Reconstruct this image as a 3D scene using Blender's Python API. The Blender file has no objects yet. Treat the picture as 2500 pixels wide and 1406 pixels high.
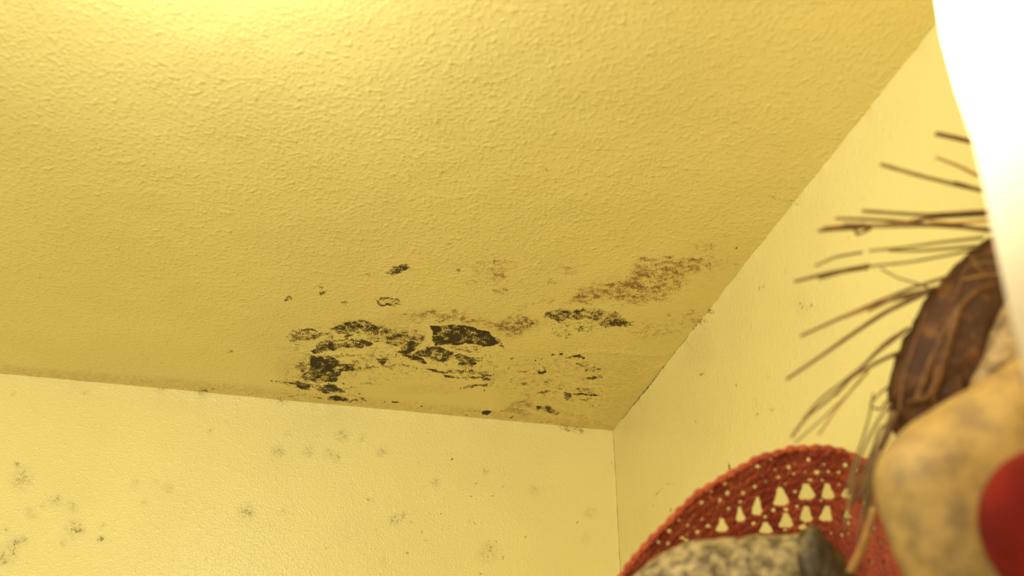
import bpy, bmesh, math, random
import numpy as np
from mathutils import Vector, noise

random.seed(7)
S = bpy.context.scene
COL = S.collection

# ------------------------------------------------------------------ camera
W, H, F = 2500, 1406, 2400.0
M = np.array([[0.97631309, -0.11609754, -0.18257629],
              [-0.21628969, -0.50180883, -0.83750025],
              [0.00561332, 0.85715183, -0.51503324]])
CAM = np.array([-0.69045234, -2.044651, 1.55])
CEIL = 2.45
cd = bpy.data.cameras.new('camera')
cam = bpy.data.objects.new('camera', cd)
COL.objects.link(cam)
from mathutils import Matrix
mw = Matrix([list(M[0]) + [CAM[0]], list(M[1]) + [CAM[1]], list(M[2]) + [CAM[2]], [0, 0, 0, 1]])
cam.matrix_world = mw
cd.sensor_width = 36
cd.lens = 36 * F / W
cd.clip_start = 0.02
cd.dof.use_dof = True
cd.dof.focus_distance = 1.95
cd.dof.aperture_fstop = 3.0
S.camera = cam

# ------------------------------------------------------------------ light
w = bpy.data.worlds.new('world'); S.world = w; w.use_nodes = True
w.node_tree.nodes['Background'].inputs[0].default_value = (1.0, 0.955, 0.63, 1)
w.node_tree.nodes['Background'].inputs[1].default_value = 0.65


def light(name, kind, loc, power, color, size=0.1):
    l = bpy.data.lights.new(name, kind); l.energy = power; l.color = color
    l.shadow_soft_size = size
    o = bpy.data.objects.new(name, l); o.location = loc; COL.objects.link(o); return o


# the room's ceiling fixture hangs just above and left of the view
light('ceiling_bulb_light', 'POINT', (-0.91, -1.43, 2.285), 8.6, (1.0, 0.985, 1.0), 0.05)
ra = light('room_fill_light', 'AREA', (-1.9, -3.3, 1.35), 42.0, (1.0, 0.97, 0.72), 0.5)  # added soft fill behind the camera, brightens the walls; no such lamp known
ra.data.shape = 'DISK'; ra.data.size = 1.0
ra.rotation_euler = (Vector(ra.location) - Vector((-.35, -.2, 2.1))).to_track_quat('Z', 'Y').to_euler()
S.view_settings.view_transform = 'Standard'
S.view_settings.look = 'None'
S.view_settings.exposure = 0.07
S.view_settings.gamma = 1.0


# ------------------------------------------------------------------ helpers
def ray(x, y):
    return M @ np.array([(x - W / 2) / F, -(y - H / 2) / F, -1.0])


def P(x, y, d):
    return CAM + ray(x, y) * d


def project(co):
    v = (np.asarray(co) - CAM) @ M          # rows: M^T (p-cam)
    z = np.minimum(v[..., 2], -0.05)
    return v[..., 0] / -z * F + W / 2, -v[..., 1] / -z * F + H / 2


def mesh_obj(name, verts, faces, mat, parent=None, smooth=True):
    me = bpy.data.meshes.new(name)
    me.from_pydata([tuple(v) for v in verts], [], faces)
    if smooth:
        me.polygons.foreach_set('use_smooth', [True] * len(me.polygons))
    me.materials.append(mat); me.update()
    o = bpy.data.objects.new(name, me); COL.objects.link(o)
    if parent is not None:
        o.parent = parent
        o.matrix_parent_inverse = Matrix.Translation(-Vector(parent.location))
    return o


def tag(o, label, cat, group=None, kind=None):
    o['label'] = label; o['category'] = cat
    if group: o['group'] = group
    if kind: o['kind'] = kind
    return o


def empty(name, loc):
    o = bpy.data.objects.new(name, None); o.location = loc; o.empty_display_size = 0.05
    COL.objects.link(o); return o


class NT:
    def __init__(s, name):
        s.m = bpy.data.materials.new(name); s.m.use_nodes = True
        s.t = s.m.node_tree; s.b = s.t.nodes['Principled BSDF']

    def n(s, typ, **kw):
        nd = s.t.nodes.new(typ)
        for k, v in kw.items():
            if k.startswith('_'):
                setattr(nd, k[1:], v)
            else:
                nd.inputs[k.replace('__', ' ')].default_value = v
        return nd

    def l(s, a, b): s.t.links.new(a, b)

    def math(s, op, a, b=None, clamp=False):
        nd = s.t.nodes.new('ShaderNodeMath'); nd.operation = op; nd.use_clamp = clamp
        for i, v in enumerate((a, b)):
            if v is None: continue
            if isinstance(v, (int, float)): nd.inputs[i].default_value = v
            else: s.l(v, nd.inputs[i])
        return nd.outputs[0]

    def mix(s, fac, a, b):
        nd = s.t.nodes.new('ShaderNodeMix'); nd.data_type = 'RGBA'
        for v, i in ((fac, 0), (a, 6), (b, 7)):
            if isinstance(v, (int, float)): nd.inputs[i].default_value = v
            elif isinstance(v, tuple): nd.inputs[i].default_value = (*v, 1)
            else: s.l(v, nd.inputs[i])
        return nd.outputs[2]

    def smooth(s, v, lo, hi):
        nd = s.t.nodes.new('ShaderNodeMapRange'); nd.interpolation_type = 'SMOOTHSTEP'
        for x, i in ((v, 0), (lo, 1), (hi, 2)):
            if isinstance(x, (int, float)): nd.inputs[i].default_value = x
            else: s.l(x, nd.inputs[i])
        return nd.outputs[0]


# ------------------------------------------------------------------ painted plaster with growths
def plaster(name, base, bump=1.0, scale=1.0, hz=(0.36, 0.20, 0.04), faint=False):
    k = NT(name)
    tc = k.n('ShaderNodeTexCoord'); obj = tc.outputs['Object']
    at = k.n('ShaderNodeAttribute', _attribute_name='growth_tint')
    sep = k.n('ShaderNodeSeparateColor'); k.l(at.outputs['Color'], sep.inputs[0])
    dark, brown, haze = sep.outputs[0], sep.outputs[1], sep.outputs[2]
    smoothness = at.outputs['Alpha']
    # stipple height: fine roller texture and occasional larger drops
    n1 = k.n('ShaderNodeTexNoise', Scale=190.0 * scale, Detail=1.0, Roughness=0.4); k.l(obj, n1.inputs['Vector'])
    n2 = k.n('ShaderNodeTexNoise', Scale=85.0 * scale, Detail=1.5, Roughness=0.4); k.l(obj, n2.inputs['Vector'])
    n3 = k.n('ShaderNodeTexNoise', Scale=9.0, Detail=2.0); k.l(obj, n3.inputs['Vector'])
    drops = k.smooth(n1.outputs[0], 0.42, 0.80)
    big = k.smooth(n2.outputs[0], 0.56, 0.80)
    h = k.math('ADD', k.math('MULTIPLY', drops, 1.0), k.math('MULTIPLY', big, 1.0))
    h = k.math('ADD', h, k.math('MULTIPLY', n2.outputs[0], 0.5))
    keep = k.math('SUBTRACT', 1.0, k.math('MULTIPLY', smoothness, 0.85))
    h = k.math('MULTIPLY', h, keep)
    h = k.math('ADD', h, k.math('MULTIPLY', n3.outputs[0], 0.5))
    bp = k.n('ShaderNodeBump', Strength=1.0, Distance=0.0013 * bump); k.l(h, bp.inputs['Height'])
    k.l(bp.outputs[0], k.b.inputs['Normal'])
    # growths and soft tint
    f1 = k.n('ShaderNodeTexNoise', Scale=480.0, Detail=3.0, Roughness=0.65); k.l(obj, f1.inputs['Vector'])
    f2 = k.n('ShaderNodeTexNoise', Scale=110.0, Detail=4.0, Roughness=0.65); k.l(obj, f2.inputs['Vector'])
    sp = k.math('ADD', k.math('MULTIPLY', f1.outputs[0], 0.56), k.math('MULTIPLY', f2.outputs[0], 0.44))
    sp = k.smooth(sp, 0.34, 0.66)

    def speck(d, soft=0.10):
        t = k.math('SUBTRACT', 1.06 + soft * .5, k.math('MULTIPLY', d, 1.0))
        return k.smooth(sp, k.math('SUBTRACT', t, soft), k.math('ADD', t, soft))
    md = speck(dark, 0.30 if faint else 0.09); mb = speck(brown, 0.13)
    tint = k.n('ShaderNodeTexNoise', Scale=5.0, Detail=2.0); k.l(obj, tint.inputs['Vector'])
    col = k.mix(k.smooth(tint.outputs[0], 0.35, 0.7), base, tuple(c * 0.96 for c in base))
    col = k.mix(k.math('MULTIPLY', k.math('MULTIPLY', haze, 0.8), k.math('ADD', k.math('MULTIPLY', sp, 1.6), -0.2), True), col, hz)
    col = k.mix(k.math('MULTIPLY', mb, 0.66), col, (0.30, 0.115, 0.012))
    mb2 = speck(k.math('SUBTRACT', k.math('MULTIPLY', brown, 1.15), 0.34), 0.10)
    col = k.mix(k.math('MULTIPLY', mb2, 0.75), col, (0.17, 0.062, 0.010))
    dcol = k.mix(k.smooth(dark, 0.5, 0.95), (0.135, 0.082, 0.022), (0.022, 0.015, 0.006))
    if faint: dcol = k.mix(0.0, (0.105, 0.085, 0.03), (0, 0, 0))
    col = k.mix(k.math('MULTIPLY', md, 0.80 if faint else 0.94), col, dcol)
    k.l(col, k.b.inputs['Base Color'])
    r = k.math('ADD', 0.31, k.math('MULTIPLY', md, 0.5)); k.l(r, k.b.inputs['Roughness'])
    k.l(k.math('SUBTRACT', 0.5, k.math('MULTIPLY', md, 0.4)), k.b.inputs['Specular IOR Level'])
    return k.m


CEILM = plaster('ceiling_paint', (0.805, 0.674, 0.240), 0.52)
WALLM = plaster('wall_paint', (0.85, 0.722, 0.298), 0.42, 1.15, (.34, .28, .10), True)
WALLR = plaster('wall_paint_smooth', (0.84, 0.718, 0.298), 0.28, 0.9, (.38, .29, .09), True)


def vnoise(x, y, s, seed=0):
    """cheap smooth 2-D value noise, -1..1"""
    x = x / s + seed * 17.3; y = y / s + seed * 5.7
    ix = np.floor(x).astype(np.int64); iy = np.floor(y).astype(np.int64)
    fx = x - ix; fy = y - iy
    fx = fx * fx * (3 - 2 * fx); fy = fy * fy * (3 - 2 * fy)

    def hsh(a, b):
        v = np.sin(a * 127.1 + b * 311.7 + seed * 74.7) * 43758.5453
        return (v - np.floor(v)) * 2 - 1
    return (hsh(ix, iy) * (1 - fx) + hsh(ix + 1, iy) * fx) * (1 - fy) + (hsh(ix, iy + 1) * (1 - fx) + hsh(ix + 1, iy + 1) * fx) * fy


def dist_seg(x, y, a, b):
    ax, ay = a; bx, by = b
    dx, dy = bx - ax, by - ay; L = dx * dx + dy * dy + 1e-9
    t = np.clip(((x - ax) * dx + (y - ay) * dy) / L, 0, 1)
    return np.hypot(x - ax - t * dx, y - ay - t * dy)


def inside(x, y, poly):
    c = np.zeros(x.shape, bool); n = len(poly)
    for i in range(n):
        x1, y1 = poly[i]; x2, y2 = poly[(i + 1) % n]
        if y1 == y2: continue
        k = ((y1 > y) != (y2 > y)) & (x < (x2 - x1) * (y - y1) / (y2 - y1) + x1)
        c ^= k
    return c


def stamp(x, y, out, prims):
    """prims: (channel, kind, data, density, softness)"""
    for ch, kind, data, den, soft in prims:
        if kind == 'p':
            xs = [p[0] for p in data]; ys = [p[1] for p in data]; pad = soft + 2
        elif kind == 'l':
            pts, wd = data; xs = [p[0] for p in pts]; ys = [p[1] for p in pts]; pad = wd + soft + 2
        else:
            cx, cy, rx, ry = data; xs = [cx - rx * 1.5, cx + rx * 1.5]; ys = [cy - ry * 1.5, cy + ry * 1.5]; pad = 2
        m = (x > min(xs) - pad) & (x < max(xs) + pad) & (y > min(ys) - pad) & (y < max(ys) + pad)
        if not m.any(): continue
        u, v = x[m], y[m]
        if kind == 'p':
            d = np.full(u.shape, 1e9)
            for i in range(len(data)):
                d = np.minimum(d, dist_seg(u, v, data[i], data[(i + 1) % len(data)]))
            ins = inside(u, v, data)
            sd = np.where(ins, d, -d)
            soft = soft * 1.7
            f = np.clip((sd + soft * 0.6) / (soft * 1.2 + 1e-6), 0, 1)
        elif kind == 'l':
            d = np.full(u.shape, 1e9)
            for i in range(len(pts) - 1):
                d = np.minimum(d, dist_seg(u, v, pts[i], pts[i + 1]))
            f = np.clip((wd / 2 + soft - d) / (soft + wd * 0.25), 0, 1)
        else:
            r = np.sqrt(((u - cx) / rx) ** 2 + ((v - cy) / ry) ** 2)
            f = np.clip((1.35 - r) / 0.9, 0, 1)
        f = f * f * (3 - 2 * f)
        cur = out[m, ch]
        out[m, ch] = np.maximum(cur, f * den) + 0.15 * np.minimum(cur, f * den)


D, B, Z = 0, 1, 2
CE = []


def po(ch, den, pts, soft=3.0): CE.append((ch, 'p', pts, den, soft))
def li(ch, den, wd, pts, soft=1.5): CE.append((ch, 'l', (pts, wd), den, soft))
def el(ch, den, cx, cy, rx, ry): CE.append((ch, 'e', (cx, cy, rx, ry), den, 0))


po(D, .68, [(690, 819), (714, 805), (760, 801), (788, 810), (777, 827), (751, 834), (714, 832), (692, 825)])
po(D, .84, [(806, 801), (840, 790), (880, 779), (904, 782), (917, 794), (921, 803), (884, 814), (858, 820), (840, 821), (823, 814)], 4)
po(D, .70, [(915, 790), (960, 800), (1010, 825), (1030, 850), (1000, 860), (960, 842), (890, 830), (888, 814)], 8)
po(D, .85, [(758, 860), (769, 847), (784, 832), (799, 827), (825, 836), (858, 825), (886, 829), (914, 838), (906, 844), (862, 849), (834, 849), (821, 858), (792, 858), (777, 862)], 2.5)
li(D, .85, 4, [(812, 831), (843, 824)]); li(D, .8, 5, [(914, 833), (965, 841)])
po(D, .62, [(797, 810), (812, 808), (815, 826), (798, 824)], 3)
po(D, .90, [(758, 869), (781, 868), (806, 869), (821, 877), (834, 888), (864, 888), (864, 903), (840, 906), (834, 916), (823, 923), (821, 936), (781, 934), (744, 927), (741, 916), (751, 893)], 3)
po(D, .95, [(758, 869), (806, 869), (834, 887), (806, 897), (760, 893)], 4)
po(D, .58, [(720, 893), (743, 866), (758, 869), (744, 925), (735, 915)], 6)
li(D, .42, 9, [(872, 898), (905, 899)]); li(D, .52, 7, [(822, 868), (865, 870)]); li(D, .45, 8, [(884, 874), (892, 876)])
po(D, .88, [(921, 875), (945, 873), (943, 884), (928, 888)], 2)
po(D, .90, [(725, 929), (755, 930), (769, 936), (816, 940), (843, 953), (842, 960), (821, 960), (797, 960), (773, 955), (758, 942), (751, 954), (729, 947), (719, 943)], 3)
li(D, .65, 5, [(660, 930), (722, 935)]); li(D, .4, 10, [(690, 941), (712, 942)])
po(D, .92, [(799, 969), (810, 966), (836, 967), (853, 969), (856, 979), (843, 982), (825, 980), (806, 977)], 3)
li(D, .85, 6, [(858, 977), (873, 975)]); li(D, .88, 5, [(879, 972), (893, 979)]); li(D, .8, 4, [(768, 967), (788, 973)])
for a in [(877, 964, 5), (742, 961, 4), (727, 961, 3), (928, 985, 4), (941, 978, 5), (1015, 986, 4), (1027, 990, 3), (1180, 955, 6), (1128, 946, 5), (843, 937, 4)]:
    el(D, .95, a[0], a[1], a[2], a[2] * .6)
li(D, .7, 2, [(698, 965), (716, 965)])
li(D, .5, 4, [(878, 934), (928, 939)]); li(D, .55, 5, [(850, 950), (866, 949)])
# the black patch and what hangs under it
po(D, 1.12, [(1049, 797), (1092, 791), (1143, 795), (1173, 803), (1206, 818), (1218, 828), (1217, 840), (1199, 845), (1177, 847), (1158, 842), (1125, 840), (1088, 842), (1058, 841), (1056, 827), (1057, 812), (1051, 805)], 2)
po(D, .75, [(1200, 818), (1225, 823), (1232, 836), (1238, 852), (1230, 848), (1215, 844)], 3)
po(D, .55, [(1088, 843), (1125, 843), (1168, 848), (1165, 857), (1140, 861), (1110, 857)], 3)
po(D, .82, [(1023, 853), (1044, 844), (1070, 842), (1092, 851), (1105, 862), (1106, 879), (1070, 882), (1051, 877), (1023, 868), (1007, 864)], 2.5)
po(D, .98, [(981, 851), (1008, 849), (1014, 855), (1005, 862), (1023, 869), (1044, 882), (1051, 893), (1029, 888), (1001, 882), (992, 873), (959, 869), (968, 862)], 3)
po(D, .78, [(983, 849), (995, 838), (1020, 832), (1029, 838), (1014, 851)], 4)
po(D, .64, [(940, 820), (977, 808), (1014, 812), (1040, 818), (1029, 838), (977, 836), (940, 832)], 6)
li(D, .6, 7, [(962, 892), (994, 895)]); el(D, .55, 942, 880, 8, 5)
po(D, .86, [(1106, 866), (1134, 866), (1171, 873), (1177, 882), (1162, 892), (1134, 897), (1116, 893), (1121, 884), (1110, 877)], 3)
li(D, .78, 7, [(1044, 899), (1084, 908), (1106, 908), (1130, 907), (1158, 906)])
li(D, .78, 7, [(1088, 918), (1125, 922), (1167, 922), (1190, 925)]); li(D, .7, 5, [(1175, 917), (1204, 914)])
po(D, .48, [(1130, 905), (1190, 900), (1200, 925), (1120, 920)], 6)
li(D, .65, 8, [(1140, 945), (1162, 940), (1190, 938)])
li(D, .9, 4, [(958, 981), (975, 983)])
el(D, .65, 1028, 786, 10, 5); li(D, .65, 4, [(1058, 785), (1080, 785)])
po(D, .30, [(700, 800), (850, 780), (1000, 790), (1060, 840), (1230, 860), (1220, 950), (1040, 930), (900, 940), (900, 985), (760, 975), (650, 940), (720, 880)], 14)
po(D, .24, [(1240, 870), (1400, 850), (1480, 900), (1480, 1000), (1300, 975), (1230, 960)], 14)
po(D, .42, [(860, 868), (960, 850), (1000, 895), (900, 905), (850, 915)], 10)
po(D, .36, [(1030, 893), (1110, 893), (1200, 900), (1210, 930), (1120, 925), (1040, 905)], 8)
po(B, .34, [(1130, 640), (1250, 630), (1290, 690), (1240, 725), (1150, 700)], 20); po(B, .3, [(1290, 740), (1400, 690), (1420, 740), (1340, 760)], 16)
po(B, .34, [(1400, 740), (1500, 680), (1560, 625), (1760, 600), (1790, 650), (1700, 690), (1640, 745), (1500, 755)], 22); po(B, .3, [(1500, 790), (1700, 760), (1740, 740), (1690, 820), (1560, 835)], 18)
po(B, .3, [(930, 765), (1100, 745), (1220, 770), (1260, 830), (1200, 800), (1060, 785)], 14)
li(Z, .5, 16, [(0, 905), (380, 935), (680, 962), (900, 985), (1150, 1008), (1490, 1044)], 14)
el(Z, .35, 720, 900, 50, 40); el(Z, .3, 1060, 950, 90, 14); el(Z, .35, 1380, 930, 120, 60); el(Z, .3, 1520, 960, 60, 70); el(Z, .4, 980, 815, 60, 20); el(Z, .35, 1210, 915, 40, 18)
el(D, .45, 1020, 812, 26, 14); po(Z, .38, [(1230, 880), (1500, 840), (1640, 860), (1500, 1048), (1230, 1018)], 60); po(Z, .22, [(1480, 860), (1720, 600), (1860, 580), (1640, 860)], 60)  # wide soft tint, ceiling browner and darker towards the corner
# single colonies
po(D, .80, [(940, 668), (955, 660), (965, 648), (985, 646), (1000, 655), (985, 668), (960, 672)], 4)
li(D, .85, 6, [(924, 738), (935, 731), (965, 732), (976, 740), (962, 747), (935, 745), (924, 738)]); el(D, .5, 950, 738, 24, 8)
el(D, .75, 704, 729, 14, 7); el(D, .7, 785, 711, 14, 9); el(D, .42, 788, 740, 10, 5); el(D, .6, 779, 701, 5, 4)
el(B, .7, 843, 740, 9, 6); el(B, .5, 905, 671, 22, 8); el(D, .5, 997, 646, 7, 4); el(D, .45, 1095, 598, 12, 6)
el(D, .9, 952, 638, 3, 2); el(D, .4, 1010, 432, 12, 8); el(D, .38, 1335, 415, 8, 6); el(D, .38, 1745, 355, 10, 7)
el(D, .3, 630, 490, 16, 10); el(D, .55, 561, 859, 8, 5); el(D, .32, 95, 672, 18, 9); el(D, .35, 8, 690, 12, 7); el(D, .45, 850, 772, 8, 5)
po(D, 1.4, [(1166, 1008), (1180, 1000), (1198, 1004), (1190, 1012), (1172, 1012)], 2); li(D, .5, 2, [(1120, 1003), (1230, 1006)])
# brown spread
el(B, .5, 1205, 650, 48, 30); el(B, .62, 1218, 675, 22, 12); el(B, .62, 1222, 712, 24, 9); el(D, .62, 1122, 662, 8, 5); el(B, .5, 1150, 690, 20, 10)
li(B, .62, 16, [(1010, 775), (1060, 765), (1120, 777), (1170, 787), (1215, 800)], 8); li(Z, .35, 20, [(960, 775), (1060, 770), (1180, 790), (1250, 820)], 14)
el(B, .65, 1110, 762, 14, 10); el(B, .5, 985, 768, 16, 7)
po(B, .75, [(1215, 790), (1245, 770), (1275, 762), (1300, 778), (1318, 785), (1300, 800), (1280, 812), (1255, 825), (1235, 818), (1220, 805)], 8)
po(Z, .55, [(1210, 795), (1245, 772), (1300, 778), (1335, 790), (1300, 805), (1255, 830), (1230, 818)], 16)
el(D, .62, 1288, 788, 26, 10); el(D, .45, 1255, 800, 22, 10); li(B, .45, 12, [(1255, 760), (1300, 740), (1345, 738)], 6)
el(B, .5, 1385, 660, 30, 16); el(B, .55, 1345, 690, 14, 8)
po(D, .74, [(1327, 778), (1332, 758), (1366, 750), (1416, 756), (1466, 755), (1500, 760), (1521, 772), (1546, 786), (1550, 798), (1502, 801), (1474, 798), (1445, 781), (1373, 782), (1363, 786), (1344, 781)], 6)
po(Z, .8, [(1340, 775), (1370, 755), (1470, 758), (1510, 780), (1540, 790), (1500, 798), (1440, 778)], 8)
el(D, .72, 1395, 762, 34, 7); el(D, .82, 1506, 789, 14, 8); li(D, .75, 4, [(1510, 790), (1545, 786)]); li(D, .8, 4, [(1447, 777), (1468, 780)]); el(D, .75, 1362, 783, 7, 5)
po(D, .50, [(1365, 786), (1445, 785), (1475, 800), (1440, 812), (1400, 812), (1380, 800)], 5)
el(D, 1.1, 1380, 825, 7, 4); el(D, .9, 1414, 802, 6, 4); po(D, .40, [(1345, 790), (1372, 795), (1400, 820), (1365, 828), (1350, 815)], 4)
po(B, .60, [(1380, 745), (1395, 718), (1420, 700), (1450, 690), (1500, 685), (1530, 670), (1550, 650), (1560, 630), (1620, 620), (1700, 625), (1740, 645), (1740, 660), (1700, 668), (1680, 680), (1670, 700), (1620, 735), (1580, 745), (1530, 745), (1480, 735), (1430, 748)], 14)
po(Z, .40, [(1390, 740), (1450, 695), (1540, 670), (1570, 640), (1700, 630), (1700, 665), (1660, 700), (1600, 735), (1480, 735)], 20)
for a in [(1550, 695, 26, 16, .9), (1575, 672, 30, 10, .78), (1610, 660, 36, 8, .75), (1660, 665, 24, 9, .8), (1700, 635, 24, 9, .75), (1570, 632, 16, 5, .85), (1625, 628, 12, 4, .85), (1487, 695, 16, 7, .85), (1515, 708, 14, 6, .8), (1455, 725, 28, 7, .72), (1530, 724, 24, 6, .75), (1420, 722, 16, 7, .7), (1590, 700, 30, 8, .7), (1725, 645, 12, 5, .7), (1408, 738, 12, 7, .7)]:
    el(B, a[4], *a[:4])
el(B, .48, 1720, 600, 34, 14); el(B, .5, 1768, 575, 8, 6); el(B, .45, 1800, 650, 16, 9)
el(B, .52, 1690, 775, 32, 16); el(Z, .35, 1690, 780, 34, 20); el(B, .48, 1600, 808, 60, 13); el(Z, .25, 1600, 812, 70, 16); el(B, .55, 1635, 768, 15, 8); el(B, .6, 1695, 757, 12, 5)
el(D, 1.1, 1801, 606, 3, 2); li(B, .6, 5, [(1880, 478), (1935, 490)], 4); el(D, .5, 1930, 488, 10, 5)
# lower right flecks
for a in [(1410, 870, 10, 4), (1425, 876, 6, 3), (1322, 908, 10, 4), (1332, 908, 5, 4), (1318, 890, 4, 3), (1329, 899, 2.5, 6), (1404, 888, 5, 4), (1251, 876, 5, 2), (1306, 880, 3, 2), (1465, 902, 10, 4), (1453, 898, 5, 3), (1435, 905, 6, 4), (1465, 921, 7, 3), (1412, 950, 5, 4), (1447, 980, 4, 3), (1448, 993, 8, 2), (1350, 867, 3, 2), (1372, 868, 3, 2), (1245, 898, 3, 3), (1277, 277, 1, 1)]:
    el(D, .95, *a)
li(D, .66, 6, [(1395, 868), (1428, 873)]); li(D, .62, 4, [(1375, 884), (1382, 876), (1393, 870)]); li(D, .62, 8, [(1408, 890), (1436, 893)]); li(D, .66, 8, [(1420, 927), (1452, 923)])
li(D, .65, 5, [(1270, 909), (1288, 909)]); el(D, .5, 1440, 906, 20, 8); el(D, .48, 1283, 936, 18, 9); el(D, .40, 1338, 938, 18, 8); el(D, .35, 1280, 958, 14, 12); el(D, .32, 1400, 940, 20, 7); el(D, .32, 1250, 945, 20, 12); el(D, .35, 1310, 905, 20, 8)
li(D, .68, 8, [(1312, 961), (1335, 957)]); li(D, .7, 4, [(1335, 957), (1360, 951), (1375, 952)])
po(D, .88, [(1376, 953), (1398, 962), (1388, 976), (1374, 968)], 2); li(D, .92, 5, [(1402, 960), (1430, 964), (1452, 964)]); el(D, .85, 1384, 975, 7, 4); li(D, .78, 4, [(1412, 975), (1428, 980)]); li(D, .85, 3, [(1426, 973), (1438, 974)]); el(D, .55, 1425, 955, 22, 8)
po(Z, 1.0, [(1228, 1000), (1245, 985), (1270, 978), (1295, 976), (1310, 990), (1300, 996), (1275, 990), (1270, 1002), (1310, 1008), (1290, 1018), (1250, 1012), (1232, 1010)], 5)
po(B, .5, [(1228, 1000), (1245, 985), (1270, 978), (1300, 980), (1300, 1014), (1250, 1014)], 6)
li(D, .85, 11, [(1322, 995), (1345, 1001), (1358, 1007)], 4); li(Z, .8, 12, [(1300, 990), (1362, 1008)], 5)
li(Z, .7, 6, [(1365, 1004), (1400, 1015), (1430, 1025), (1465, 1030)], 6); li(Z, .45, 6, [(1470, 1022), (1492, 1012)], 5)
li(Z, .7, 7, [(1372, 1040), (1415, 1046)], 4); li(B, .6, 7, [(1372, 1040), (1415, 1046)], 3); el(D, .45, 1330, 1030, 20, 6)
li(Z, .28, 10, [(1225, 1018), (1350, 1034), (1480, 1046)], 14); el(Z, .25, 1440, 1000, 30, 30); el(Z, .18, 1100, 940, 60, 12); el(Z, .2, 1498, 918, 14, 9)
el(Z, .25, 700, 850, 50, 8); el(Z, .18, 1180, 900, 40, 12); el(Z, .25, 685, 895, 16, 8); el(Z, .4, 905, 790, 80, 14); el(Z, .35, 800, 905, 60, 25)
# scattered colonies right on the ceiling line over the back wall
for a in [(390, 941, 11, 5), (495, 953, 12, 4), (683, 970, 12, 5), (520, 950, 8, 4), (610, 962, 6, 3), (1135, 1012, 4, 3), (1250, 1022, 6, 4)]:
    el(D, .6, *a)

BW = []
for (x, y, r, s) in [(37, 1137, 7, .75), (52, 1168, 20, .52), (185, 1292, 17, .68), (245, 1317, 8, .78), (250, 1283, 6, .55), (75, 1253, 12, .52), (36, 1325, 12, .7), (55, 1318, 9, .72), (20, 1347, 16, .52), (12, 1365, 12, .68), (158, 1328, 8, .55), (17, 1292, 5, .6), (140, 1222, 12, .55), (175, 1236, 10, .56), (120, 1218, 6, .5), (105, 1234, 5, .6), (412, 1192, 10, .5), (352, 1226, 6, .6), (602, 1247, 15, .62), (692, 1246, 7, .52), (680, 1100, 11, .58), (752, 1102, 12, .42), (800, 1107, 10, .45), (823, 1118, 9, .58), (838, 1062, 12, .62), (887, 1070, 9, .4), (928, 1100, 11, .55), (965, 1270, 10, .6), (984, 1257, 8, .56), (902, 1222, 6, .5), (1062, 1178, 8, .48), (1183, 1150, 8, .5), (1440, 1250, 12, .4), (510, 1055, 4, .6), (552, 1031, 4, .5), (208, 958, 5, .5), (32, 958, 4, .6), (390, 944, 14, .5), (495, 955, 12, .55), (683, 973, 15, .5), (330, 1180, 8, .4), (1190, 1350, 20, .45), (938, 1370, 9, .35), (1300, 1198, 10, .35), (1430, 1312, 10, .3), (1038, 1320, 4, .5), (380, 1175, 6, .4), (700, 1060, 5, .35)]:
    BW.append((D, 'e', (x, y, r, r), s, 0)); BW.append((Z, 'e', (x, y, r * 1.5, r * 1.5), .62 * s, 0))
for (x, y, r) in [(1106, 1120, 3), (1038, 1058, 2), (1099, 1108, 2), (1155, 1213, 3), (1158, 1276, 4), (1146, 1273, 2), (1236, 1156, 3), (1226, 1188, 3), (1198, 1211, 3), (1230, 1302, 4), (1212, 1323, 3), (1228, 1361, 5), (1283, 1312, 4), (772, 1240, 3), (1126, 1273, 2), (1048, 1254, 3), (1081, 1256, 3), (1083, 1216, 2), (1038, 1188, 3), (1008, 1275, 3), (1027, 1296, 4), (1196, 1323, 3), (994, 1353, 3), (1106, 1065, 2), (1078, 1060, 2), (1174, 1402, 4), (800, 1340, 3), (1500, 1130, 3), (1405, 1275, 4), (860, 1180, 3), (1160, 1180, 2), (1310, 1134, 2), (920, 1290, 3), (1230, 1140, 2), (1390, 1410, 3)]:
    BW.append((D, 'e', (x, y, r, r * 1.3), .9, 0))
BW.append((Z, 'l', ([(1370, 1046), (1420, 1050)], 14), .6, 5)); BW.append((B, 'l', ([(1370, 1045), (1420, 1050)], 14), .5, 5))
BW.append((B, 'l', ([(40, 950), (250, 935)], 3), .2, 5))
RW = []
for (x, y, rx, ry, s) in [(1868, 697, 6, 12, .62), (1856, 703, 3, 8, .6), (1715, 912, 8, 5, .5), (1875, 920, 5, 7, .5), (1783, 1136, 5, 12, .95), (1768, 1166, 8, 9, .72), (1985, 745, 6, 8, .5), (1960, 745, 6, 12, .42), (1918, 662, 4, 10, .4), (1862, 1042, 3, 4, .7), (1845, 985, 10, 18, .42), (1842, 1000, 4, 8, .55), (1850, 1012, 4, 8, .5), (1880, 1000, 6, 14, .4), (1932, 500, 12, 14, .5), (1795, 940, 5, 9, .4), (1700, 1030, 3, 5, .5), (1640, 1250, 4, 14, .45), (1590, 1232, 3, 4, .5), (2180, 940, 5, 9, .3)]:
    RW.append((D, 'e', (x, y, rx, ry), s + .2, 0))
RW += [(B, 'e', (1722, 785, 18, 28), .52, 0), (Z, 'e', (1700, 850, 40, 60), .22, 0), (B, 'e', (1735, 760, 14, 8), .6, 0), (B, 'e', (1940, 495, 14, 12), .5, 0),
       (B, 'l', ([(1600, 1215), (1625, 1180), (1650, 1180)], 2), .75, 2), (Z, 'e', (1960, 745, 26, 30), .2, 0)]


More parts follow.
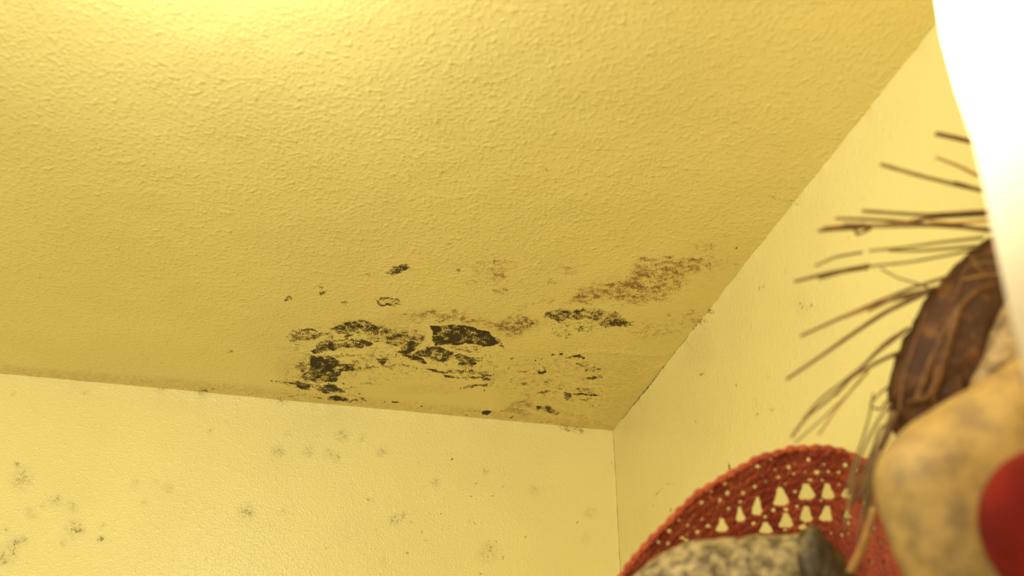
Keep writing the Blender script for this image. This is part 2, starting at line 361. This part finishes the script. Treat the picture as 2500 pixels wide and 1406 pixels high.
def grid_obj(name, U, V, fn, mat, prims, alpha=None, disp=None, edge=None, flip=False):
    U = np.unique(np.round(U, 4)); V = np.unique(np.round(V, 4))
    U = U[np.r_[True, np.diff(U) > .00045]]; V = V[np.r_[True, np.diff(V) > .00045]]
    u, v = np.meshgrid(U, V)
    co = fn(u.ravel(), v.ravel())
    px, py = project(co)
    # only stamps in front of the camera
    wx = px + vnoise(px, py, 9, 1) * 4.0 + vnoise(px, py, 26, 2) * 6.0 + vnoise(px, py, 5, 5) * 2.0
    wy = py + vnoise(px, py, 9, 3) * 2.4 + vnoise(px, py, 26, 4) * 3.0
    col = np.zeros((len(co), 4))
    stamp(wx, wy, col, prims)
    mod = .86 + .30 * vnoise(px, py * 1.8, 14, 21) + .14 * vnoise(px, py * 1.8, 6, 22)
    col[:, 0] *= mod; col[:, 1] *= mod
    if alpha is not None: alpha(px, py, col)
    if edge is not None: edge(co, px, py, col)
    if disp is not None: co = disp(co, px, py)
    nu, nv = len(U), len(V)
    idx = np.arange(nu * nv).reshape(nv, nu)
    f = np.stack([idx[:-1, :-1], idx[:-1, 1:], idx[1:, 1:], idx[1:, :-1]], -1).reshape(-1, 4)
    if flip: f = f[:, ::-1]
    me = bpy.data.meshes.new(name)
    me.from_pydata(co.tolist(), [], f.tolist())
    me.polygons.foreach_set('use_smooth', [True] * len(me.polygons))
    a = me.attributes.new('growth_tint', 'FLOAT_COLOR', 'POINT')
    a.data.foreach_set('color', col.astype(np.float32).ravel())
    me.materials.append(mat); me.update()
    o = bpy.data.objects.new(name, me); COL.objects.link(o)
    o['kind'] = 'structure'
    s = o.modifiers.new('thickness', 'SOLIDIFY'); s.thickness = 0.08; s.offset = -1
    return o


def ridges(px, py, items):
    h = np.zeros(px.shape)
    for pts, wd, amp in items:
        d = np.full(px.shape, 1e9)
        for i in range(len(pts) - 1):
            d = np.minimum(d, dist_seg(px, py, pts[i], pts[i + 1]))
        h += amp * np.exp(-(d / wd) ** 2)
    return h


# --- ceiling (seen from below, normals down)
def ceil_alpha(px, py, col):
    e = np.clip((dist_seg(px, py, (1700, 1150), (1730, 800)) - 120) / 130, 0, 1)
    low = np.clip((py - 860) / 60, 0, 1) * np.clip((px - 560) / 200, 0, 1) * .7
    col[:, 3] = np.maximum(1 - e, low)


def ceil_edge(co, px, py, col):
    d = -co[:, 0]                       # distance from right wall
    cr = vnoise(co[:, 1], co[:, 1] * 0, 0.03, 5) * .5 + .55 + vnoise(co[:, 1], co[:, 1] * 0, 0.006, 6) * .4
    g = np.clip((co[:, 1] + 1.0) / 0.25, 0, 1)
    col[:, 0] = np.maximum(col[:, 0], (d < 0.0011) * (cr > .6) * g * .9)
    d = -co[:, 1]
    cr = vnoise(co[:, 0], co[:, 0] * 0, 0.02, 7) * .5 + .3
    col[:, 2] = np.maximum(col[:, 2], (d < 0.003) * np.clip(cr, 0, 1) * .6)


CR = [([(1380, 868), (1450, 858), (1520, 862), (1600, 868), (1640, 860)], 5, .0012), ([(1598, 905), (1608, 895), (1622, 890)], 3, .0012),
      ([(735, 858), (780, 864), (840, 867)], 3, .0010), ([(722, 930), (800, 942), (850, 944)], 3, .0008),
      ([(1880, 478), (1900, 487), (1935, 492)], 3, .0008), ([(1305, 650), (1318, 652)], 5, .0010), ([(540, 515), (560, 520)], 4, .0012)]


def ceil_disp(co, px, py):
    co = co.copy()
    m = (px > 400) & (px < 2100) & (py > 400) & (py < 1100)
    h = np.zeros(len(co)); h[m] = ridges(px[m], py[m], CR)
    co[:, 2] -= h + 0.0006 * vnoise(co[:, 0], co[:, 1], .05, 9) + 0.0008 * vnoise(co[:, 0], co[:, 1], .17, 8)
    return co


U = np.concatenate([np.linspace(-2.7, -1.35, 12)[:-1], np.arange(-1.35, -1.0, .006), np.arange(-1.0, -.012, .0024), [-.010, -.008, -.006, -.004, -.003, -.002, -.0015, -.001, 0, .02]])
V = np.concatenate([np.linspace(-3.2, -1.2, 16)[:-1], np.arange(-1.2, -.75, .006), np.arange(-.75, -.012, .0024), [-.010, -.008, -.006, -.004, -.003, -.002, -.001, 0, .02]])
grid_obj('ceiling', U, V, lambda u, v: np.stack([u, v, np.full(u.shape, CEIL)], -1), CEILM, CE, ceil_alpha, ceil_disp, ceil_edge, flip=True)


# --- back wall, y = 0 (left half of the view)
def bw_disp(co, px, py):
    co = co.copy(); t = np.clip(1 - (CEIL - co[:, 2]) / .03, 0, 1)
    t = t * t * (3 - 2 * t); co[:, 1] -= t * (.0012 + .0012 * vnoise(co[:, 0], co[:, 0] * 0, .02, 11) + .0014 * vnoise(co[:, 0], co[:, 0] * 0, .10, 12))
    t = np.clip(1 + co[:, 0] / .012, 0, 1) * np.clip((CEIL - co[:, 2]) / .06, 0, 1)
    co[:, 1] -= t * t * (.0012 + .0008 * vnoise(co[:, 2], co[:, 2] * 0, .02, 13))
    return co


def bw_alpha(px, py, col):
    col[:, 3] = np.clip((px - 1200) / 500, 0, .5)


U = np.concatenate([np.linspace(-2.7, -1.4, 8)[:-1], np.arange(-1.4, -.012, .003), [-.010, -.008, -.006, -.004, -.002, 0]])
V = np.concatenate([np.linspace(0, 1.98, 10)[:-1], np.arange(1.98, 2.43, .003), np.linspace(2.43, 2.45, 14), [2.47]])
grid_obj('wall_back', U, V, lambda u, v: np.stack([u, np.zeros(u.shape), v], -1), WALLM, BW, bw_alpha, bw_disp)


# --- right wall, x = 0
def rw_disp(co, px, py):
    co = co.copy(); t = np.clip(1 - (CEIL - co[:, 2]) / .03, 0, 1)
    t = t * t * (3 - 2 * t); co[:, 0] -= t * (.0015 + .0012 * vnoise(co[:, 1], co[:, 1] * 0, .02, 14) + .0012 * vnoise(co[:, 1], co[:, 1] * 0, .09, 15))
    return co


def rw_edge(co, px, py, col):
    cr = vnoise(co[:, 1], co[:, 1] * 0, 0.05, 16) * .6 + vnoise(co[:, 1], co[:, 1] * 0, 0.008, 17) * .5
    g = np.clip((co[:, 1] + 0.75) / 0.2, 0, 1)
    d = CEIL - co[:, 2]
    col[:, 0] = np.maximum(col[:, 0], (d < .0017 + .0022 * np.exp(-((co[:, 1] + .22) / .10) ** 2)) * (d > -.001) * (cr > -.3) * g * 1.0)


U = np.concatenate([np.linspace(-3.2, -1.6, 10)[:-1], np.arange(-1.6, -.012, .004), [-.010, -.006, -.003, 0]])
V = np.concatenate([np.linspace(0, 1.7, 8)[:-1], np.arange(1.7, 2.43, .004), np.arange(2.43, 2.4505, .001), [2.47]])
grid_obj('wall_right', U, V, lambda u, v: np.stack([np.zeros(u.shape), u, v], -1), WALLR, RW, None, rw_disp, rw_edge, flip=True)


def plain(name, col, rough=.6, bump=0, scale=30, col2=None, spec=.5, det=4, lo=.35, hi=.65):
    k = NT(name); tc = k.n('ShaderNodeTexCoord')
    n = k.n('ShaderNodeTexNoise', Scale=scale, Detail=det, Roughness=.6); k.l(tc.outputs['Object'], n.inputs['Vector'])
    k.l(k.mix(k.smooth(n.outputs[0], lo, hi), col, col2 or tuple(c * .8 for c in col)), k.b.inputs['Base Color'])
    k.b.inputs['Roughness'].default_value = rough; k.b.inputs['Specular IOR Level'].default_value = spec
    if bump:
        b = k.n('ShaderNodeBump', Distance=bump); k.l(n.outputs[0], b.inputs['Height']); k.l(b.outputs[0], k.b.inputs['Normal'])
    return k.m


def box(name, a, b, mat, parent=None, bev=.003):
    bm = bmesh.new(); bmesh.ops.create_cube(bm, size=1)
    for v in bm.verts:
        v.co = Vector([(a[i] + b[i]) / 2 + v.co[i] * (b[i] - a[i]) for i in range(3)])
    if bev: bmesh.ops.bevel(bm, geom=bm.edges[:], offset=bev, segments=2, affect='EDGES')
    vs = [v.co.copy() for v in bm.verts]; bm.verts.index_update()
    fs = [[v.index for v in f.verts] for f in bm.faces]; bm.free()
    return mesh_obj(name, vs, fs, mat, parent, smooth=False)


fl = box('floor', (-2.7, -3.2, -.08), (0, 0, 0), plain('floor_boards', (.30, .20, .10), .5, 0, 8), bev=0); fl['kind'] = 'structure'

# ------------------------------------------------------------------ shelf that carries the things (just under the view)
SH = 1.68
wood = plain('shelf_wood', (.30, .17, .07), .5, .001, 14)
sh = empty('wall_shelf', (-.24, -.93, SH - .025))
tag(sh, 'brown wooden wall shelf under the dried things on the right wall', 'shelf')
box('board', (-.50, -1.44, SH - .025), (-.001, -.40, SH), wood, sh)
for y in (-1.25, -.60):
    box('bracket', (-.30, y, SH - .16), (-.001, y + .025, SH - .025), wood, sh)


# ------------------------------------------------------------------ closed lumps shaped from an outline, with real thickness
def resample(pts, n, closed=True):
    pts = [Vector(p) for p in pts]; q = pts + ([pts[0]] if closed else [])
    L = [0]
    for i in range(len(q) - 1): L.append(L[-1] + (q[i + 1] - q[i]).length)
    out = []
    for k in range(n):
        t = L[-1] * k / (n if closed else n - 1); i = 0
        while i < len(q) - 2 and L[i + 1] < t: i += 1
        out.append(q[i].lerp(q[i + 1], (t - L[i]) / max(L[i + 1] - L[i], 1e-9)))
    for _ in range(2):
        m = len(out); o2 = []
        for i in range(m):
            if not closed and i in (0, m - 1): o2.append(out[i]); continue
            o2.append(out[i] * .5 + (out[(i - 1) % m] + out[(i + 1) % m]) * .25)
        out = o2
    return out


def lump(name, outline, center, depth, thick, mat, parent=None, n=72, rings=26, amp=.002, fs=.03, power=1.0, zmin=None):
    out = resample(outline, n); vs = []; fs_ = []
    c = Vector(center)
    for r in range(1, rings):
        ph = math.pi * r / rings
        rad = math.sin(ph) ** power; off = -math.cos(ph)
        for p in out:
            q = c + (p - c) * rad
            vs.append(Vector(P(q.x, q.y, depth)) + Vector(ray(c.x, c.y)) * (off * thick))
    f0 = len(vs); vs.append(Vector(P(c.x, c.y, depth - thick))); vs.append(Vector(P(c.x, c.y, depth + thick)))
    R = rings - 1
    for r in range(R - 1):
        for i in range(n):
            j = (i + 1) % n; fs_.append((r * n + i, r * n + j, (r + 1) * n + j, (r + 1) * n + i))
    for i in range(n):
        j = (i + 1) % n
        fs_.append((f0, j, i)); fs_.append((f0 + 1, (R - 1) * n + i, (R - 1) * n + j))
    cc = Vector(P(c.x, c.y, depth))
    for v in vs:
        d = (v - cc).normalized()
        v += d * (noise.fractal(v / fs, 1.0, 2.0, 4) * amp)
        if zmin is not None and v.z < zmin: v.z = zmin
    return mesh_obj(name, vs, fs_, mat, parent)


def tube(name, pts, r0, r1, mat, parent=None, sides=8, n=24, flat=1.0, closed=False, rfn=None):
    q = resample(pts, n, closed=closed); vs = []; fs_ = []
    m = len(q)
    for i, p in enumerate(q):
        a = q[(i - 1) % m] if (closed or i > 0) else q[i]; b = q[(i + 1) % m] if (closed or i < m - 1) else q[i]
        t = (b - a).normalized(); s = t.cross(Vector((0.3, 0.2, 1))).normalized(); u = s.cross(t)
        r = r0 + (r1 - r0) * i / (m - 1)
        if rfn: r *= rfn(i, m)
        for k in range(sides):
            an = 2 * math.pi * k / sides
            vs.append(p + s * (math.cos(an) * r) + u * (math.sin(an) * r * flat))
    for i in range(m if closed else m - 1):
        j = (i + 1) % m
        for k in range(sides):
            l = (k + 1) % sides
            fs_.append((i * sides + k, i * sides + l, j * sides + l, j * sides + k))
    if not closed:
        fs_.append(tuple(range(sides))[::-1]); fs_.append(tuple((m - 1) * sides + k for k in range(sides)))
    return mesh_obj(name, vs, fs_, mat, parent)


# ------------------------------------------------------------------ red crocheted hat
kr = NT('red_yarn'); tc = kr.n('ShaderNodeTexCoord')
vo = kr.n('ShaderNodeTexVoronoi', Scale=210.0); kr.l(tc.outputs['Object'], vo.inputs['Vector'])
nz = kr.n('ShaderNodeTexNoise', Scale=40.0, Detail=3.0); kr.l(tc.outputs['Object'], nz.inputs['Vector'])
kr.l(kr.mix(kr.smooth(nz.outputs[0], .35, .65), (.50, .088, .018), (.37, .048, .014)), kr.b.inputs['Base Color'])
kr.b.inputs['Roughness'].default_value = .75
bb = kr.n('ShaderNodeBump', Distance=.0035); bb.invert = True; kr.l(vo.outputs['Distance'], bb.inputs['Height']); kr.l(bb.outputs[0], kr.b.inputs['Normal'])
kr.b.inputs['Sheen Weight'].default_value = .05
RED = kr.m

rim_px = [(1478, 1470), (1505, 1425), (1560, 1350), (1640, 1268), (1700, 1208), (1770, 1165), (1850, 1120), (1930, 1097), (2000, 1093), (2060, 1103), (2130, 1137), (2190, 1180), (2250, 1250), (2310, 1350), (2350, 1450), (2370, 1560)]
NS, NVV = 420, 170
rim = resample(rim_px, NS, closed=False)
cen = Vector((1950, 1640))
z3 = lambda u, v: (1480 + u / 2.451, 1000 + v / 2.451)
tri = [(905, 575, 62, 112), (1040, 520, 95, 110), (1195, 490, 100, 98), (1325, 487, 78, 95), (1440, 497, 60, 60), (1550, 503, 52, 70),
       (688, 690, 70, 82), (800, 625, 55, 92), (950, 705, 84, 70), (1070, 660, 90, 88), (1200, 622, 75, 100), (1320, 620, 80, 95), (1445, 622, 52, 55),
       (1180, 700, 60, 40)]
sm = [(710, 445), (630, 490), (570, 555), (435, 660), (375, 725), (310, 790), (250, 840), (195, 895), (1010, 360), (1030, 405), (930, 390), (955, 430), (890, 460), (725, 500), (1070, 445), (1120, 385), (1220, 420), (1260, 375), (1330, 370), (1390, 375), (1430, 330), (1300, 330), (1090, 345), (1290, 420), (1390, 450), (1285, 545), (1140, 575), (1075, 595), (1070, 720), (1450, 680), (1410, 750), (1450, 740), (1605, 710), (1345, 740), (1670, 915), (575, 655), (610, 695), (485, 690), (450, 765), (730, 590), (680, 540), (800, 550), (880, 680), (950, 640), (1510, 460), (1130, 490), (370, 800), (545, 730), (480, 780), (1560, 830), (1590, 910), (1135, 245), (1370, 250), (905, 340), (980, 295), (1290, 240), (1190, 375), (1500, 360), (1540, 560), (820, 500), (1000, 600), (150, 940), (1210, 300), (1640, 790)]
ti = []
for (u, v, a, b_) in tri:
    x, y = z3(u, v); ti.append((x, y, a / 2.451 / 2 * 1.12, b_ / 2.451 / 2 * 1.08))
si = [(*z3(u, v), 4.2 + 2.6 * random.random()) for u, v in sm]
for k in range(150):
    i = random.randrange(20, NS - 20); v = random.choice([.035, .07, .105, .14, .175]) + random.uniform(-.006, .006)
    q = rim[i].lerp(cen, v * .62 / .62 * .62); si.append((q.x, q.y, random.uniform(1.6, 3.6)))


def holed(x, y):
    for (cx, cy, a, b_) in ti:
        t = (y - (cy - b_)) / (2 * b_)
        if 0 < t < 1:
            wdt = a * (0.30 + 0.85 * t) if t < .82 else a * (1.0 - (t - .82) * 2.2)
            if abs(x - cx - a * .12 * math.sin(cy + t * 3)) < wdt: return True
    for (cx, cy, r) in si:
        if (x - cx) ** 2 + (y - cy) ** 2 < r * r: return True
    return False


vs = []; pxs = []
for j in range(NVV):
    v = j / (NVV - 1)
    for i in range(NS):
        q = rim[i].lerp(cen, v * .62)
        d = 1.13 + .11 * math.sin(v * 1.45) + .004 * math.sin(i * .11)
        d += .0011 * math.sin(v * 95) + .0008 * math.sin(i * .75 + (int(v * 30) % 2) * 3.1)
        dw = -CAM[0] / max(ray(q.x, q.y)[0], .05) * .93
        d = -math.log(math.exp(-d * 40) + math.exp(-dw * 40)) / 40
        vs.append(Vector(P(q.x, q.y, d))); pxs.append(q)
fs_ = []
for j in range(NVV - 1):
    for i in range(NS - 1):
        a = j * NS + i; c = (pxs[a] + pxs[a + NS + 1]) / 2
        if not holed(c.x, c.y): fs_.append((a, a + 1, a + NS + 1, a + NS))
hat = empty('crocheted_hat', P(1930, 1560, 1.22))
zs = [v.z for v in vs]
tag(hat, 'red crocheted openwork hat with rows of holes behind the mottled bark', 'hat')
for v in vs: v.z = max(v.z, SH + .002)
net = mesh_obj('crown', vs, fs_, RED, hat)
s = net.modifiers.new('thickness', 'SOLIDIFY'); s.thickness = .0035; s.offset = 0
rimpts = []
for p in rim[::3]:
    d = -math.log(math.exp(-1.127 * 40) + math.exp(CAM[0] / max(ray(p.x, p.y)[0], .05) * .93 * 40)) / 40
    rimpts.append(Vector(P(p.x, p.y, d)))
tube('rim_braid', rimpts, .0042, .0042, RED, hat, sides=10, n=420, rfn=lambda i, m: 1 + .22 * math.sin(i * .62) + .1 * math.sin(i * .23))

# ------------------------------------------------------------------ mottled bark / gourd / ball / husk
BARK = plain('mottled_bark', (.46, .35, .165), .6, .005, 85, (.11, .07, .03), det=10, lo=.36, hi=.64)
BARKD = plain('dark_bark', (.05, .03, .012), .6, .004, 38, (.26, .19, .08), det=6, lo=.45, hi=.7)
bk = empty('bark_piece', P(1820, 1500, 1.02))
tag(bk, 'mottled tan piece of bark with a dark brown end below the red hat', 'bark')
lump('bark_body', [(1500, 1470), (1535, 1415), (1560, 1388), (1610, 1352), (1660, 1336), (1700, 1322), (1760, 1314), (1860, 1305), (1940, 1303), (1985, 1295), (2020, 1330), (2050, 1380), (2080, 1450), (2090, 1560), (1980, 1640), (1700, 1640), (1520, 1570)],
     (1800, 1480), 1.02, .06, BARK, bk, amp=.004, fs=.02, zmin=SH, power=.8)
lump('broken_end', [(1938, 1335), (1965, 1300), (1988, 1287), (2010, 1300), (2036, 1336), (2062, 1372), (2098, 1435), (2110, 1560), (1960, 1600), (1940, 1420)],
     (2010, 1430), 1.0, .050, BARKD, bk, amp=.007, fs=.02, zmin=SH, power=.8)['label'] = 'dark brown broken end'

GOURD = plain('gourd_skin', (.45, .285, .085), .6, .0012, 42, (.25, .16, .06), det=8, lo=.36, hi=.68)
gd = empty('dried_gourd', P(2380, 1330, .80))
tag(gd, 'large smooth mottled tan gourd-like lump in front of the dark husk', 'gourd')
lump('gourd_body', [(2130, 1170), (2142, 1130), (2165, 1088), (2200, 1052), (2260, 1004), (2330, 962), (2390, 930), (2450, 895), (2520, 850), (2600, 840), (2680, 900), (2700, 1100), (2690, 1300), (2640, 1460), (2480, 1560), (2300, 1540), (2220, 1450), (2182, 1350), (2155, 1280)],
     (2400, 1220), .80, .060, GOURD, gd, amp=.003, fs=.05, zmin=SH, power=.75)

BALL = plain('red_felt', (.22, .012, .005), .9, .001, 22, (.13, .006, .003), det=3, spec=.2)
bl = lump('felt_ball', [(2382, 1260), (2386, 1225), (2405, 1180), (2440, 1138), (2495, 1103), (2560, 1085), (2640, 1100), (2720, 1180), (2750, 1300), (2720, 1420), (2640, 1500), (2540, 1500), (2460, 1440), (2415, 1370), (2390, 1310)],
          (2560, 1290), .68, .048, BALL, None, amp=.0015, fs=.05, zmin=SH, power=.8)
tag(bl, 'round bright red felt shape at the right edge before the tan gourd', 'ball')

HUSKM = plain('husk_fibre', (.060, .022, .006), .6, .005, 45, (.17, .065, .018), spec=.25, det=6, lo=.48, hi=.72)
STRAWD = plain('straw_brown', (.22, .115, .04), .6, 0, 60, (.13, .065, .022))
FROND = plain('frond_brown', (.19, .080, .020), .5, .002, 50, (.09, .036, .010), spec=.4)
STRAWG = plain('straw_olive', (.26, .18, .055), .6, 0, 60, (.17, .11, .035))
STRAWO = plain('straw_orange', (.45, .23, .06), .6, 0, 60, (.34, .18, .05))
INNER = plain('husk_shell', (.42, .28, .12), .6, .003, 50, (.15, .09, .035), det=5, lo=.42, hi=.66)
hk = empty('coconut_husk', P(2370, 900, .98))
tag(hk, 'dark brown hairy husk bristling with dry straws beside the lampshade', 'husk')
HD = .955
lump('husk_body', [(2425, 570), (2375, 606), (2332, 648), (2292, 698), (2252, 742), (2226, 800), (2200, 850), (2176, 892), (2165, 930), (2170, 985), (2176, 1040), (2198, 1085), (2260, 1150), (2400, 1200), (2560, 1150), (2640, 980), (2630, 760), (2560, 600), (2480, 560)],
     (2400, 870), HD, .05, HUSKM, hk, amp=.004, fs=.012, power=.75)
lump('inner_shell', [(2492, 700), (2450, 735), (2425, 770), (2408, 830), (2392, 880), (2368, 920), (2352, 960), (2420, 1010), (2540, 1000), (2600, 850), (2560, 720)],
     (2475, 860), HD - .035, .035, INNER, hk, amp=.003, fs=.02)['label'] = 'mottled tan inner shell'


def px_tube(name, pts, d0, d1, w0, w1, mat, parent, flat=.6, n=24, bow=.006):
    q = []; m = len(pts)
    for i, p in enumerate(pts):
        t = i / (m - 1); q.append(Vector(P(p[0], p[1], d0 + (d1 - d0) * t)))
    d = (d0 + d1) / 2
    return tube(name, q, w0 * d / F / 2, w1 * d / F / 2, mat, parent, flat=flat, n=n, sides=8)


# flat fronds lying over the husk
for pts, wd, mt in [([(2445, 694), (2395, 700), (2345, 745), (2310, 805), (2280, 870), (2255, 930), (2238, 985)], 22, FROND),
                    ([(2345, 745), (2320, 820), (2300, 900), (2270, 975), (2215, 985)], 26, FROND),
                    ([(2300, 830), (2285, 900), (2278, 960), (2290, 1020)], 12, FROND),
                    ([(2450, 668), (2400, 672), (2345, 684)], 8, STRAWO), ([(2445, 640), (2400, 640), (2360, 650)], 9, STRAWG), ([(2450, 690), (2390, 660), (2370, 625)], 8, FROND),
                    ([(2390, 620), (2355, 660), (2335, 720)], 7, FROND), ([(2260, 760), (2235, 830), (2205, 920), (2195, 1010)], 8, FROND),
                    ([(2340, 920), (2350, 985), (2330, 1040)], 8, FROND)]:
    px_tube('frond_strip', pts, HD - .062, HD - .055, wd * .6, wd, mt, hk, flat=.25)
BR = [
    ([(2285, 326), (2330, 336), (2385, 349), (2450, 366)], 11, 12, STRAWD, .99), ([(2285, 384), (2340, 405), (2400, 435), (2450, 470)], 6, 8, STRAWO, .98),
    ([(2150, 401), (2250, 430), (2340, 452), (2460, 478)], 8, 11, STRAWG, .98), ([(2330, 445), (2460, 482)], 7, 9, STRAWD, .985),
    ([(2105, 515), (2180, 520), (2260, 525), (2340, 520), (2440, 514)], 8, 11, STRAWD, .98), ([(2040, 533), (2120, 535), (2200, 540), (2300, 552), (2440, 560)], 7, 10, STRAWD, .99),
    ([(1998, 563), (2100, 556), (2200, 545), (2280, 530), (2440, 522)], 8, 10, STRAWD, .985), ([(2060, 548), (2150, 552), (2250, 549), (2340, 552), (2440, 566)], 9, 12, STRAWD, .975),
    ([(2010, 556), (2060, 551), (2110, 548)], 8, 10, STRAWO, .98), ([(2088, 562), (2095, 573), (2125, 558)], 6, 10, STRAWD, .975), ([(2270, 540), (2330, 545), (2440, 536)], 6, 9, STRAWO, .97),
    ([(1990, 649), (2040, 627), (2105, 616)], 6, 7, STRAWG, .99), ([(2122, 612), (2200, 605), (2290, 592), (2400, 580)], 6, 8, STRAWG, .98), ([(2170, 612), (2250, 612), (2320, 606), (2400, 600)], 6, 9, STRAWG, .985),
    ([(1940, 687), (2030, 665), (2120, 648)], 8, 10, STRAWD, .985), ([(2100, 652), (2220, 640), (2330, 620), (2400, 605)], 6, 7, STRAWG, .985), ([(2000, 680), (2060, 664), (2120, 655)], 7, 6, STRAWG, .99),
    ([(2150, 655), (2190, 678), (2250, 695), (2300, 720)], 4, 5, STRAWG, .985),
    ([(1955, 820), (2050, 777), (2130, 742), (2220, 705), (2330, 670)], 7, 9, STRAWD, .98), ([(1920, 926), (2000, 872), (2080, 816), (2160, 762), (2280, 705)], 7, 14, STRAWD, .975),
    ([(2120, 760), (2200, 722), (2300, 700)], 5, 10, STRAWD, .985), ([(2060, 776), (2160, 738), (2230, 722)], 6, 8, STRAWO, .98),
    ([(1932, 1068), (1965, 1020), (2030, 970), (2080, 920), (2140, 860), (2220, 800)], 6, 9, STRAWD, .98), ([(1960, 1025), (2000, 975), (2060, 930), (2110, 890), (2160, 835), (2210, 805)], 6, 7, STRAWG, .985),
    ([(2040, 965), (2080, 920), (2150, 880), (2220, 850)], 6, 12, STRAWD, .975), ([(1998, 1062), (2040, 1000), (2080, 950), (2120, 905)], 5, 7, STRAWO, .98), ([(1940, 1082), (2010, 1020), (2060, 972), (2100, 930)], 4, 5, STRAWG, .985),
    ([(2125, 985), (2140, 968), (2160, 950), (2190, 935)], 6, 10, STRAWD, .975), ([(2130, 995), (2150, 1000), (2180, 960)], 5, 10, STRAWD, .98), ([(2132, 960), (2126, 1000), (2110, 1060), (2085, 1130), (2068, 1210)], 4, 5, STRAWG, .97),
    ([(2175, 985), (2150, 1015), (2120, 1070), (2095, 1130), (2075, 1220), (2062, 1290)], 6, 5, STRAWG, .96), ([(2185, 1005), (2165, 1060), (2145, 1100), (2120, 1150), (2100, 1220)], 18, 8, STRAWD, .965),
    ([(2180, 1030), (2150, 1040), (2130, 1100), (2105, 1160), (2080, 1230)], 6, 7, STRAWD, .97), ([(2140, 1120), (2120, 1170), (2110, 1230), (2095, 1330), (2098, 1390)], 7, 4, STRAWD, .955),
    ([(2150, 1130), (2145, 1200), (2125, 1290), (2100, 1350)], 16, 10, STRAWD, .95), ([(2135, 1240), (2115, 1310), (2100, 1350), (2076, 1398)], 14, 18, STRAWO, .945), ([(2150, 1100), (2135, 1160), (2120, 1220), (2115, 1270)], 9, 9, STRAWG, .96),
]
for pts, w0, w1, mt, dd in BR:
    px_tube('straw', pts, dd - .055, dd - .04 if pts[-1][0] > 2300 else dd - .03, w0 * 1.35, w1 * 1.35, mt, hk, flat=.5)

# ------------------------------------------------------------------ floor lamp with the white shade
AX = np.array([-.235, -1.635])
ks = NT('shade_paper'); t = ks.t
tr = ks.n('ShaderNodeBsdfTranslucent', Color=(.78, .70, .56, 1)); df = ks.n('ShaderNodeBsdfDiffuse', Color=(.60, .55, .44, 1)); mx = ks.n('ShaderNodeMixShader', Fac=.35)
ks.l(tr.outputs[0], mx.inputs[1]); ks.l(df.outputs[0], mx.inputs[2]); ks.l(mx.outputs[0], t.nodes['Material Output'].inputs[0])
prof = []
for (x, y) in [(2268, -90), (2275, -40), (2285, 0), (2302, 100), (2338, 230), (2378, 350), (2406, 480), (2432, 610), (2462, 750), (2492, 880), (2520, 1000)]:
    r = ray(x, y); o = CAM[:2] - AX; d = r[:2]
    tt = -(o @ d) / (d @ d); p = o + d * tt
    prof.append((float(np.hypot(*p)), float(CAM[2] + r[2] * tt)))
print('shade profile', [(round(a, 3), round(b, 3)) for a, b in prof])
lampo = empty('floor_lamp', (AX[0], AX[1], 0))
tag(lampo, 'tall floor lamp with a glowing white shade at the right edge', 'lamp')


def lathe(name, prof, mat, parent, n=96, cap=False):
    vs = []; fs_ = []
    for (r, z) in prof:
        for k in range(n):
            a = 2 * math.pi * k / n; vs.append((AX[0] + r * math.cos(a), AX[1] + r * math.sin(a), z))
    for i in range(len(prof) - 1):
        for k in range(n):
            l = (k + 1) % n; fs_.append((i * n + k, i * n + l, (i + 1) * n + l, (i + 1) * n + k))
    if cap:
        fs_.append(tuple(range(n))[::-1]); fs_.append(tuple((len(prof) - 1) * n + k for k in range(n)))
    return mesh_obj(name, vs, fs_, mat, parent)


lathe('lamp_shade', prof, ks.m, lampo)
metal = plain('lamp_metal', (.55, .5, .42), .35, 0, 10)
zt, zb = prof[0][1], prof[-1][1]
lathe('pole', [(.009, .02), (.009, zb + .08)], metal, lampo, 24, True)
lathe('base', [(.13, 0), (.13, .012), (.11, .022), (.012, .03)], metal, lampo, 64, True)
glow = NT('bulb_glass'); glow.b.inputs['Base Color'].default_value = (1, .95, .85, 1); glow.b.inputs['Emission Color'].default_value = (1, .9, .7, 1); glow.b.inputs['Emission Strength'].default_value = 3
bz = zb + .08
lathe('bulb', [(.012, bz), (.014, bz + .02), (.027, bz + .05), (.030, bz + .07), (.024, bz + .095), (.006, bz + .108)], glow.m, lampo, 32, True)
pl = light('lamp_bulb_light', 'POINT', (AX[0], AX[1], zt - .10), 2.0, (1.0, .93, .74), .03)
